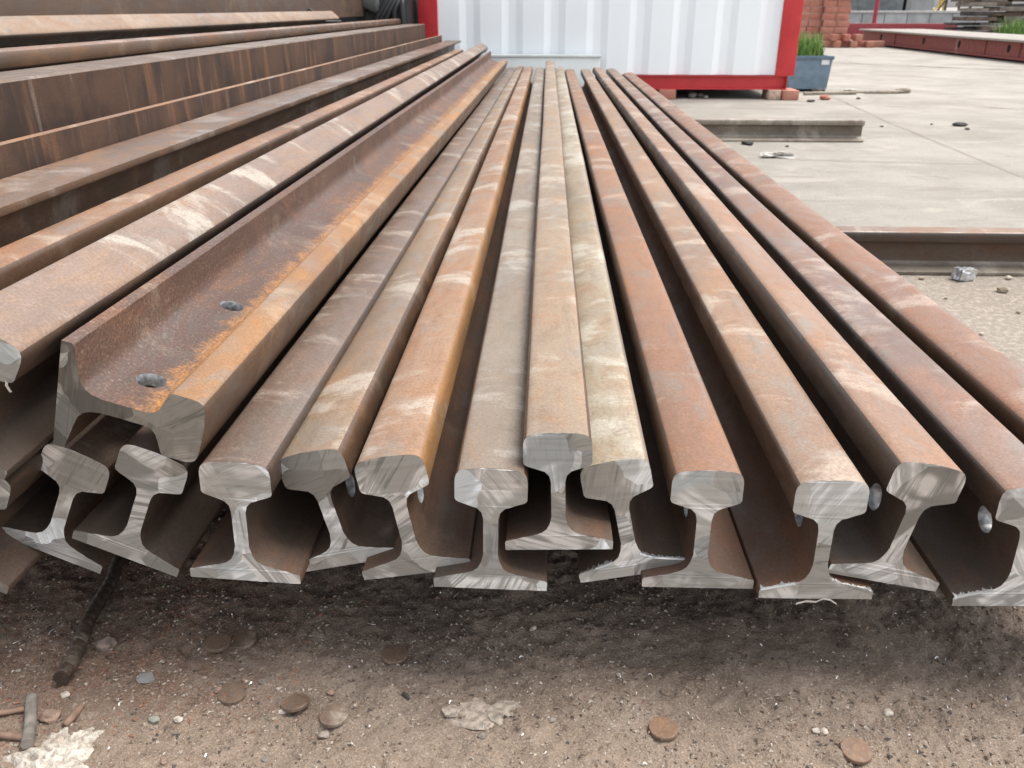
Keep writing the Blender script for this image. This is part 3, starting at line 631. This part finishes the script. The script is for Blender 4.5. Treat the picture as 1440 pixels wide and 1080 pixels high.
# ------------------------------------------------------------------ long painted girder on the right
MAROON = NB('maroon_primer'); _v = MAROON.coord(rnd=False); _n = MAROON.noise(MAROON.coord((1, 1, .3), rnd=False), 1.2, 5, .65); _f = MAROON.noise(_v, 20, 5, .7)
_c = MAROON.mix(MAROON.ramp(_f, .35, .7), (.20, .055, .047, 1), (.26, .085, .07, 1)); _c = MAROON.mix(MAROON.ramp(_n, .62, .70, 0, .85), _c, (.42, .36, .31, 1)); MAROON = MAROON.out(_c, .7, 0, MAROON.bump(_f, .15, .004), .3)
DUSTY = plain('dusty_concrete', (.29, .265, .235, 1), .9, .12, 8)
gxl = 6.12; gd = thing('painted_girder', 'long maroon steel girder with dusty flat top lying along the yard', 'girder', (gxl, 14.2, 0))
zg0, zg1 = yp(1440, 86, 11.65).z, yp(1440, 57.5, 11.65).z; print('girder', zg0, zg1)
obj('web', box_me(.10, .14, -6.2, 3.9, zg0 + .02, zg1 - .03), MAROON, gd)
obj('top_flange', box_me(.0, 1.25, -6.2, 3.9, zg1 - .028, zg1, .004), DUSTY, gd)
obj('bottom_flange', box_me(.06, .9, -6.2, 3.9, zg0 - .01, zg0 + .018, .003), MAROON, gd)
obj('back_web', box_me(.80, .84, -6.2, 3.9, zg0 + .0185, zg1 - .0285), MAROON, gd)
HOLE = plain('slot_shadow', (.01, .01, .01, 1), .9)
for yy in (17.1, 15.15, 13.85, 12.35, 10.4):
    bm = bmesh.new(); N = 12
    bmesh.ops.create_cone(bm, cap_ends=True, segments=N, radius1=.034, radius2=.034, depth=.02, matrix=Matrix.Translation((.100, yy - 14.2, (zg0 + zg1) / 2)) @ Matrix.Rotation(R(90), 4, 'Y') @ Matrix.Diagonal((1.5, 1, 1, 1)))
    obj('slot', mesh_of(bm), HOLE, gd)
for yy in (16.4, 13.0, 12.05, 9.6): obj('stiffener', box_me(.085, .0995, yy - 14.21, yy - 14.19, zg0 + .019, zg1 - .029), MAROON, gd)
for yy in (17.6, 14.3, 11.0): 
    o = obj('timber_block', box_me(gxl + .1, gxl + .55, yy - .08, yy + .08, 0, zg0 - .011), WOOD); tag(o, 'timber bearer under the long maroon girder', 'timber', 'bearers under the girder')
g2 = obj('red_beam', box_me(-1.4, 1.35, -.1, .1, 0, .32, .006), plain('dark_red_paint', (.25, .04, .05, 1), .6, .2)); g2.location = (yp(1255, 36, 20).x, 20, yp(1255, 39, 20).z); g2.location.z = max(0, yp(1255, 33, 20).z - .32)
tag(g2, 'short dark red beam lying behind the long maroon girder', 'beam')

# ------------------------------------------------------------------ far side of the yard
FY = 26
wall = thing('low_wall', 'low grey concrete wall across the far side of the yard', 'wall', (0, FY, 0))
wx0_, wx1_ = yp(1150, 20, FY).x, yp(1600, 20, FY).x; wzt = yp(1250, 15, FY).z; n = 14
CONC = plain('grey_concrete', (.30, .31, .32, 1), .9, .2, 2.5)
for i in range(n):
    xa = wx0_ + (wx1_ - wx0_) * i / n; xb = wx0_ + (wx1_ - wx0_) * (i + 1) / n
    obj('wall_panel', box_me(xa, xb - .02, 0, .15, 0, wzt - .061, .005), CONC, wall)
obj('coping', box_me(wx0_, wx1_, -.04, .19, wzt - .06, wzt, .01), plain('coping', (.40, .40, .40, 1)), wall)
pil = thing('concrete_pillar', 'square grey concrete pillar rising beyond the low wall', 'pillar', (yp(1294, 8, 29).x, 29, 0))
obj('shaft', box_me(-.32, .30, -.3, .3, 0, 3.4, .02), CONC, pil); obj('plinth', box_me(-.4, .4, -.4, .4, 0, .3, .02), CONC, pil); obj('capital', box_me(-.42, .42, -.42, .42, 3.401, 3.7, .02), CONC, pil)
DM = plain('dark_machine', (.035, .04, .045, 1), .5, .4, 5); GM = plain('grey_machine', (.16, .18, .19, 1), .55, .3, 5)
mc = thing('parked_machine', 'dark grey machinery standing beyond the low wall beside the pillar', 'machine', (yp(1240, 8, 31).x, 31, 0))
obj('body', box_me(-1.6, .5, -.6, .6, .35, 1.3, .08), GM, mc); obj('engine_cover', box_me(.55, 1.15, -.6, .6, .35, 2.2, .1), DM, mc); obj('chute', tube_me([(-2.0, 0, 1.6), (-.6, 0, 1.1), (.4, 0, .9)], [.16, .2, .25], 10), GM, mc); obj('track', box_me(-1.5, 1.1, -.62, .62, 0, .34, .1), DM, mc)
obj('arm', tube_me([(-.3, -.2, 1.2), (.2, -.2, 2.0), (1.1, -.2, 2.6)], .14, 8), DM, mc)
fence = thing('pipe_railing', 'thin dark pipe railing standing behind the low wall', 'railing', (0, 27, 0)); dkp = plain('dark_pipe', (.05, .05, .055, 1), .5)
for px in (1330, 1349, 1365, 1385): 
    x = yp(px, 8, 27).x; obj('post', tube_me([(x, 0, 0), (x, 0, 1.9)], .035, 8), dkp, fence)
xa, xb = yp(1325, 8, 27).x, yp(1390, 8, 27).x
for z in (.95, 1.75): obj('bar', tube_me([(xa, 0, z), (xb, 0, z)], .025, 8), dkp, fence)
obj('brace', tube_me([(xa - .4, 0, .2), (xa + .75, 0, 1.75)], .022, 8), dkp, fence)
ye = thing('yellow_hoist', 'small yellow lattice hoist mast beyond the low wall', 'hoist', (yp(1316, 8, 34).x, 34, 0)); YM = plain('yellow_paint', (.55, .36, .05, 1), .6)
for sx in (-.22, .22):
    for sy in (-.2, .2): obj('leg', tube_me([(sx, sy, 0), (sx, sy, 3.2)], .045, 6), YM, ye)
for k_ in range(8): obj('brace', tube_me([(-.22 if k_ % 2 else .22, -.2, .3 * k_ + .2), (.22 if k_ % 2 else -.22, -.2, .3 * k_ + .55)], .03, 6), YM, ye)
rp = obj('red_post', tube_me([(0, 0, 0), (0, 0, 1.6)], .05, 10), plain('red_post_paint', (.30, .03, .05, 1), .5)); rp.location = (yp(1231, 20, 22.5).x, 22.5, 0); tag(rp, 'slim red post in front of the low grey wall', 'post')
# dark stack of scrap plates
SY = 18.2
st = thing('scrap_stack', 'dark ragged stack of rusty scrap plates behind the maroon girder', 'scrap pile', (yp(1385, 30, SY).x + .5, SY, 0)); rnd = random.Random(5)
SM = [plain('scrap_dark', (.045, .035, .032, 1), .7, .5, 6), plain('scrap_brown', (.12, .085, .065, 1), .8, .4, 6), plain('scrap_grey', (.20, .17, .145, 1), .8, .3, 6)]
for r_ in range(13):
    z = r_ * .085
    for c in range(4):
        wd = rnd.uniform(.3, .62); x = -.95 + c * .42 + rnd.uniform(-.1, .1) + (.02 * r_ if c == 0 else 0)
        o = obj('plate', box_me(-wd / 2, wd / 2, -.35, .35, 0, rnd.uniform(.04, .083), .004), rnd.choice(SM), st); o.location = (x, rnd.uniform(-.12, .12), z); o.rotation_euler = (0, 0, rnd.uniform(-.15, .15))
st2 = thing('plank_stack', 'stack of weathered brown planks beside the ragged scrap plates', 'plank stack', (yp(1385, 30, SY).x + 1.9, SY + .3, 0))
for r_ in range(8): obj('plank', box_me(-.5, 1.5, -.3, .3, r_ * .16, r_ * .16 + .13, .01), SM[1 + r_ % 2], st2)
sh = blades('green_shrub', 'low green shrub growing beside the scrap stack behind the girder', yp(1438, 40, 15.8).x + .1, 15.8, 0, .42, .35, .60, 800, 9, .013)

# ------------------------------------------------------------------ gear left of the container
TP = plain('grey_tarp', (.15, .16, .155, 1), .6, .3, 7, 0, .2); BK = plain('black_rubber', (.014, .015, .017, 1), .5, .4, 9)
gr = thing('covered_machine', 'black machine under a grey tarpaulin behind the left steel pile', 'machine', (yp(556, 20, 6.6).x - .20, 6.95, 0))
obj('body', box_me(-.75, .28, -.2, .5, .08, .76, .05), BK, gr); obj('skid', box_me(-.5, .25, -.15, .45, 0, .079, .01), DM, gr)
bm = bmesh.new(); bmesh.ops.create_cube(bm, size=1); bmesh.ops.subdivide_edges(bm, edges=bm.edges[:], cuts=11, use_grid_fill=True)
for v in bm.verts:
    p = v.co.copy(); d = Vector((noise.noise(p * 3.3), noise.noise(p * 3.3 + Vector((5, 0, 0))), noise.noise(p * 3.3 + Vector((0, 5, 0))))) * .13 + Vector((noise.noise(p * 8), 0, noise.noise(p * 8 + Vector((3, 0, 0))))) * .05
    v.co = Vector(((p.x + d.x) * .42 - .14, (p.y + d.y) * .46 - .05, (p.z + d.z) * .42 + .86))
obj('tarpaulin', mesh_of(bm, smooth=40), TP, gr)
for i in range(5): obj('hose', tube_me([(-.05 + .07 * i, -.22, .30), (.0 + .06 * i, -.27, .52 + .04 * i), (.12 + .03 * i, -.24, .70), (.2, -.15, .80)], .022, 8), BK, gr)
wr = obj('wire_rope', tube_me([(-1.335, 4.93, .640), (-1.315, 4.93, .655), (-1.27, 4.94, .625), (-1.24, 4.96, .592), (-1.16, 5.0, .592)], .006, 6), BK); tag(wr, 'thin black wire looped over the far end of the pale tan rail', 'wire')

# ------------------------------------------------------------------ small things on the dirt in front
def gz(x, y): return gheight(x, y)
DISC = rust('disc_rust', (150, 126, 108), (132, 110, 96), (160, 126, 98), dust_amt=.5, scale=6); DISCO = rust('disc_orange', (164, 130, 106), (148, 118, 98), (166, 126, 96), dust_amt=.5, scale=6)
bm = bmesh.new(); bmesh.ops.create_cone(bm, cap_ends=True, segments=32, radius1=.0148, radius2=.0148, depth=.0042); bmesh.ops.bevel(bm, geom=[e for e in bm.edges if len(e.link_faces) == 2 and abs(e.verts[0].co.z - e.verts[1].co.z) < 1e-6], offset=.0005, segments=1, affect='EDGES')
dme = mesh_of(bm, smooth=40); dme2 = dme.copy(); dme.materials.append(DISC); dme2.materials.append(DISCO)
dl = [(1203, 1060, 1, 'tan-brown drilled-out steel disc lying on tan dirt below the mauve-tan rail', None, .05, -.02), (933, 1027, 1, 'rust-brown drilled-out disc half sunk in grey grit', None, -.06, .03),
      (555, 923, 0, 'dull brown drilled-out disc lying alone in the shade before the rails', None, .10, .02), (470, 1008, 0, 'grey-brown drilled-out disc with a pale shaving on its rim', None, .04, .06),
      (415, 987, 0, 'grey-brown drilled-out disc tilted up beside a white pebble', None, .22, -.12), (343, 902, 0, 'brown drilled-out disc touching another disc in the shade', 'pair of discs', .08, -.05),
      (307, 910, 0, 'brown drilled-out disc touching another disc in the shade', 'pair of discs', -.05, .02), (326, 974, 0, 'brown drilled-out disc almost buried in the reddish dirt', None, .03, .05)]
for i, (px, py, mt, lb, g_, rx, ry) in enumerate(dl):
    p = gp(px, py); o = obj('steel_disc', dme2 if mt else dme); z = max(gz(p.x + a_, p.y + b_) for a_ in (-.01, 0, .01) for b_ in (-.01, 0, .01))
    o.location = (p.x, p.y, z + (.0012 if i != 7 else -.0012)); o.rotation_euler = (rx, ry, i); tag(o, lb, 'disc', g_)
# rods, sticks, plaster, stones
ROD = rust('rod_rust', (92, 76, 66), (78, 66, 58), (100, 78, 62), dust_amt=.2, scale=3)
a, b = gp(88, 962), gp(168, 800); rb = thing('ribbed_rod', 'dark ribbed steel rod lying on the dirt and reaching under the rails', 'rod', (a.x, a.y, 0))
bm = bmesh.new(); N = 90; e = b + (b - a) * .8; pts, rr = [], []
for i in range(N):
    q = a.lerp(e, i / (N - 1)); pts.append(q - a + Vector((.002 * math.sin(i * .2), 0, .008))); rr.append(.0078 + (.0012 if i % 3 == 0 else 0))
tube(bm, pts, rr, 10); obj('rod', mesh_of(bm, smooth=60), ROD, rb)
def stick(label, pxs, r, mat, lift=.004):
    P = [gp(*q) for q in pxs]; o = obj('stick', tube_me([q - P[0] + Vector((0, 0, gz(q.x, q.y) + lift)) for q in P], r, 8), mat); o.location = P[0]; return tag(o, label, 'stick')
SG = plain('grey_stick', (.17, .15, .13, 1), .85, .3, 80); SB = plain('brown_stick', (.20, .13, .095, 1), .9, .3, 80)
stick('stubby grey stick standing off the white plaster lump', [(40, 1052), (43, 1020), (46, 985)], [.0062, .006, .0058], SG, .007)
stick('thin brown twig lying against the stubby grey stick', [(-30, 1028), (5, 1033), (36, 1037)], .0038, SB)
stick('thin reddish twig lying above the stubby grey stick', [(-20, 1008), (10, 1003), (34, 996)], .003, SB)
stick('curved brown twig touching the white plaster lump', [(90, 1018), (103, 1006), (114, 988)], [.0035, .0045, .003], SB)
# crumpled white plaster
bm = bmesh.new(); N = 46
def plz(u, v, rim): return max(0, rim) ** .6 * .016 + .009 * abs(noise.noise(Vector((u * 5, v * 5, 1)))) * min(1, max(0, rim) * 4) + .004 * noise.noise(Vector((u * 17, v * 17, 4))) * min(1, max(0, rim) * 4)
gv = {}
for i in range(N):
    for j in range(N):
        u, v = i / (N - 1) * 2 - 1, j / (N - 1) * 2 - 1; ang = math.atan2(v, u); rad = math.hypot(u, v)
        rim = .62 + .35 * noise.noise(Vector((math.cos(ang) * 1.6, math.sin(ang) * 1.6, 3))) + .22 * noise.noise(Vector((math.cos(ang) * 5, math.sin(ang) * 5, 8))) - rad
        if rim > -.06: gv[i, j] = bm.verts.new((u * .066, v * .062, plz(u, v, rim) if rim > 0 else -.004))
for (i, j) in list(gv):
    q = [gv.get(t) for t in ((i, j), (i + 1, j), (i + 1, j + 1), (i, j + 1))]
    if all(q): bm.faces.new(q)
pm = mesh_of(bm, smooth=40); PLS = NB('plaster'); _v = PLS.coord(); _n = PLS.noise(_v, 160, 6, .7, .6); _m = PLS.noise(_v, 45, 5, .7, .8)
_c = PLS.mix(PLS.ramp(_n, .35, .6), (.30, .26, .215, 1), (.52, .475, .415, 1)); _c = PLS.mix(PLS.ramp(_m, .54, .66, 0, .65), _c, (.30, .235, .185, 1)); PLS = PLS.out(_c, .9, 0, PLS.bump(_n, .6, .004), .2)
po = obj('plaster_lump', pm, PLS); p = gp(74, 1064); po.location = (p.x, p.y, gz(p.x, p.y) - .001); po.rotation_euler = (0, 0, .5); tag(po, 'crumbled white plaster lump on the reddish dirt', 'plaster')
def stone(label, px, py, s_, mat, seed, group=None, fl=.55, cat='stone', name='stone', rz=0, asp=.8):
    p = gp(px, py); p.z = gz(p.x, p.y); return scrap(name, label, cat, p, s_, s_ * asp, s_ * fl, mat, seed, group, rz, 2, .35, .45)
STG = plain('stone_grey', (.20, .17, .145, 1), .9, .25, 120); STW = plain('stone_white', (.42, .37, .315, 1), .85, .3, 200); STB = plain('stone_brown', (.24, .165, .125, 1), .9, .3, 120); STR = plain('stone_red', (.22, .165, .14, 1), .9, .4, 90); STGR = plain('stone_green', (.21, .215, .175, 1), .9, .2, 90)
stone('round grey stone with reddish underside beside the ribbed rod', 147, 904, .0125, STR, 3, fl=.6)
stone('small pale green stone on the reddish dirt', 217, 1013, .006, STGR, 4)
stone('brown lump lying beside the stubby grey stick', 69, 1003, .0105, STB, 5, fl=.5)
stone('pale grey flat fragment lying in the reddish dirt', 205, 953, .010, plain('stone_blue', (.18, .172, .17, 1), .8), 6, fl=.3)
stone('broad flat buff stone slab set in the grit below the raised beige rail', 668, 1003, .028, plain('buff_a', (.27, .225, .185, 1), .92, .4, 160), 7, fl=.07, asp=.72)
stone('narrower flat buff stone slab broken off beside the broad slab', 712, 1000, .020, plain('buff_b', (.255, .215, .175, 1), .92, .4, 160), 8, fl=.07, rz=.4)
stone('small buff slab corner lying left of the broad flat slab', 634, 1000, .010, plain('buff_c', (.28, .235, .195, 1), .92, .4, 160), 9, fl=.3)
stone('dark wedge of steel scale in the grit near the lone brown disc', 570, 976, .007, DK, 10, fl=.4, asp=.4, rz=-.6)
stone('bright white chip lying in the shade under the grey-tan rail', 750, 882, .0055, STW, 11, asp=.5, rz=.8)
stone('white pebble touching the tilted grey-brown disc', 396, 997, .0042, STW, 12)
stone('pale pebble on the clayey dirt below the burred peach rail', 1250, 998, .0055, STW, 13)
stone('pink pebble lying below the disc with the shaving', 455, 1029, .006, plain('stone_pink', (.30, .245, .21, 1)), 14)
rnd = random.Random(21)
for i in range(16):
    px, py = rnd.choice(((rnd.uniform(20, 1420), rnd.uniform(880, 1070)), (rnd.uniform(20, 500), rnd.uniform(860, 1070))))
    mt, lb, g_ = rnd.choice(((STG, 'small grey pebble on the dirt in front of the rails', 'grey pebbles'), (STW, 'small whitish pebble on the dirt in front of the rails', 'whitish pebbles'), (STB, 'small brown pebble on the dirt in front of the rails', 'brown pebbles')))
    stone(lb, px, py, rnd.uniform(.0026, .0052), mt, 100 + i, g_, rz=rnd.uniform(0, 6))
# grit and steel shavings: nobody could count them
def grit(name, label, n, lo, hi, mat, seed, region, dens=None, flat=.7):
    rnd = random.Random(seed); V, F = [], []
    base = [(1, 0, 0), (-.5, .85, 0), (-.5, -.85, 0), (.1, .1, .9), (0, 0, -.6)]; fs = [(0, 1, 3), (1, 2, 3), (2, 0, 3), (1, 0, 4), (2, 1, 4), (0, 2, 4)]
    while n:
        x, y = rnd.uniform(region[0], region[1]), region[2] + (region[3] - region[2]) * rnd.random()
        if dens and rnd.random() > dens(x, y): continue
        n -= 1; s_ = lo * (hi / lo) ** (rnd.random() ** 2.6); a = rnd.uniform(0, 6.28); ca, sa = math.cos(a), math.sin(a); k0 = len(V); z = gz(x, y)
        e1, e2, e3 = rnd.uniform(.6, 1.3), rnd.uniform(.5, 1.1), flat * rnd.uniform(.5, 1.2); tl = rnd.uniform(-.4, .4)
        for bx_, by_, bz_ in base:
            X, Y_, Z_ = bx_ * e1 * s_, by_ * e2 * s_, bz_ * e3 * s_ + bx_ * tl * s_ * .5
            V.append((x + X * ca - Y_ * sa, y + X * sa + Y_ * ca, z + Z_ + s_ * .15))
        F += [tuple(q + k0 for q in f) for f in fs]
    me = bpy.data.meshes.new(name); me.from_pydata(V, [], F); o = obj(name, me, mat); return tag(o, label, 'grit', kind='stuff')
clay = lambda x, y: .25 if ((x - .30) / .17) ** 2 + ((y - .745) / .06) ** 2 < 1 else (.35 + .65 * max(0, min(1, .5 + 1.6 * noise.noise(Vector((x * 9, y * 9, 2))))))
REG = (-.80, .78, .50, 1.02)
grit('pale_grit', 'fine pale grit strewn over the dirt in front of the rails', 16000, .0006, .0034, plain('grit_pale', (.36, .31, .26, 1), .9, .4, 500), 1, REG, clay)
grit('brown_grit', 'coarse brown grit and rust flakes strewn over the dirt in front of the rails', 17000, .0006, .0050, plain('grit_brown', (.19, .135, .10, 1), .9, .45, 400), 2, REG, clay, .5)
grit('dark_grit', 'dark grit and scale specks strewn over the dirt in front of the rails', 9000, .0006, .0038, plain('grit_dark', (.06, .05, .045, 1), .8, .4, 400), 3, REG, clay, .5)
grit('rust_flakes', 'reddish rust flakes heaped over the dirt left of the discs', 4200, .001, .0046, plain('grit_red', (.22, .115, .075, 1), .9, .4, 300), 4, (-.80, -.18, .50, .95), lambda x, y: max(0, min(1, .3 + 1.8 * noise.noise(Vector((x * 8, y * 8, 6))) - (x + .3))), .4)
SHAV = plain('shaving_steel', (.62, .60, .57, 1), .35, .2, 50, .6)
rnd = random.Random(77); bm = bmesh.new()
for i in range(420):
    x, y = rnd.uniform(-.75, .72), rnd.uniform(.52, .95); z = gz(x, y) + .0012; a = rnd.uniform(0, 6.28); l = rnd.uniform(.0015, .0055) * (1 if rnd.random() < .93 else 2.2); wd = rnd.uniform(.0002, .0007); c = rnd.uniform(-1.2, 1.2)
    prev = None
    for k_ in range(4):
        u = k_ / 3; aa = a + c * u; q0 = Vector((x + math.cos(aa) * l * u, y + math.sin(aa) * l * u, z + .0015 * math.sin(u * 3))); nr = Vector((-math.sin(aa), math.cos(aa), .6)) * wd
        q = (bm.verts.new(q0 + nr), bm.verts.new(q0 - nr))
        if prev: bm.faces.new((prev[0], prev[1], q[1], q[0]))
        prev = q
o = obj('steel_shavings', mesh_of(bm), SHAV); tag(o, 'tiny bright steel shavings scattered over the dirt', 'shavings', kind='stuff')
# shavings hanging from cut ends
def curl(label, pts, wd, mat=SHAV):
    bm = bmesh.new(); prev = None
    for i, p in enumerate(pts):
        p = Vector(p); s_ = Vector((.25, .2, 1)).normalized() * wd * (1 - .5 * i / len(pts)) if abs((Vector(pts[-1]) - Vector(pts[0])).z) < .01 else Vector((1, .2, 0)).normalized() * wd * (1 - .3 * i / len(pts))
        q = (bm.verts.new(p + s_), bm.verts.new(p - s_))
        if prev: bm.faces.new((prev[0], prev[1], q[1], q[0]))
        prev = q
    me = mesh_of(bm); o = obj('metal_shaving', me, mat); md = o.modifiers.new('thick', 'SOLIDIFY'); md.thickness = .0004; return tag(o, label, 'shaving')
A = yp(12, 524, .645); curl('bright torn shaving hanging from the dusty mauve leaning rail', [A, A + Vector((-.003, 0, -.006)), A + Vector((-.0045, -.001, -.012)), A + Vector((-.003, 0, -.019))], .0013)
A = yp(1158, 842, .688); curl('curly bright shaving hanging from the foot of the peach-tan rail', [A + Vector((-.028, -.004, -.004)), A + Vector((-.018, -.004, -.0005)), A + Vector((-.008, -.003, -.002)), A, A + Vector((.006, -.003, .001)), A + Vector((.013, -.003, -.004))], .0011)
print('objects', len(bpy.data.objects), 'tris~', sum(len(o.data.polygons) * 2 for o in bpy.data.objects if o.type == 'MESH'))
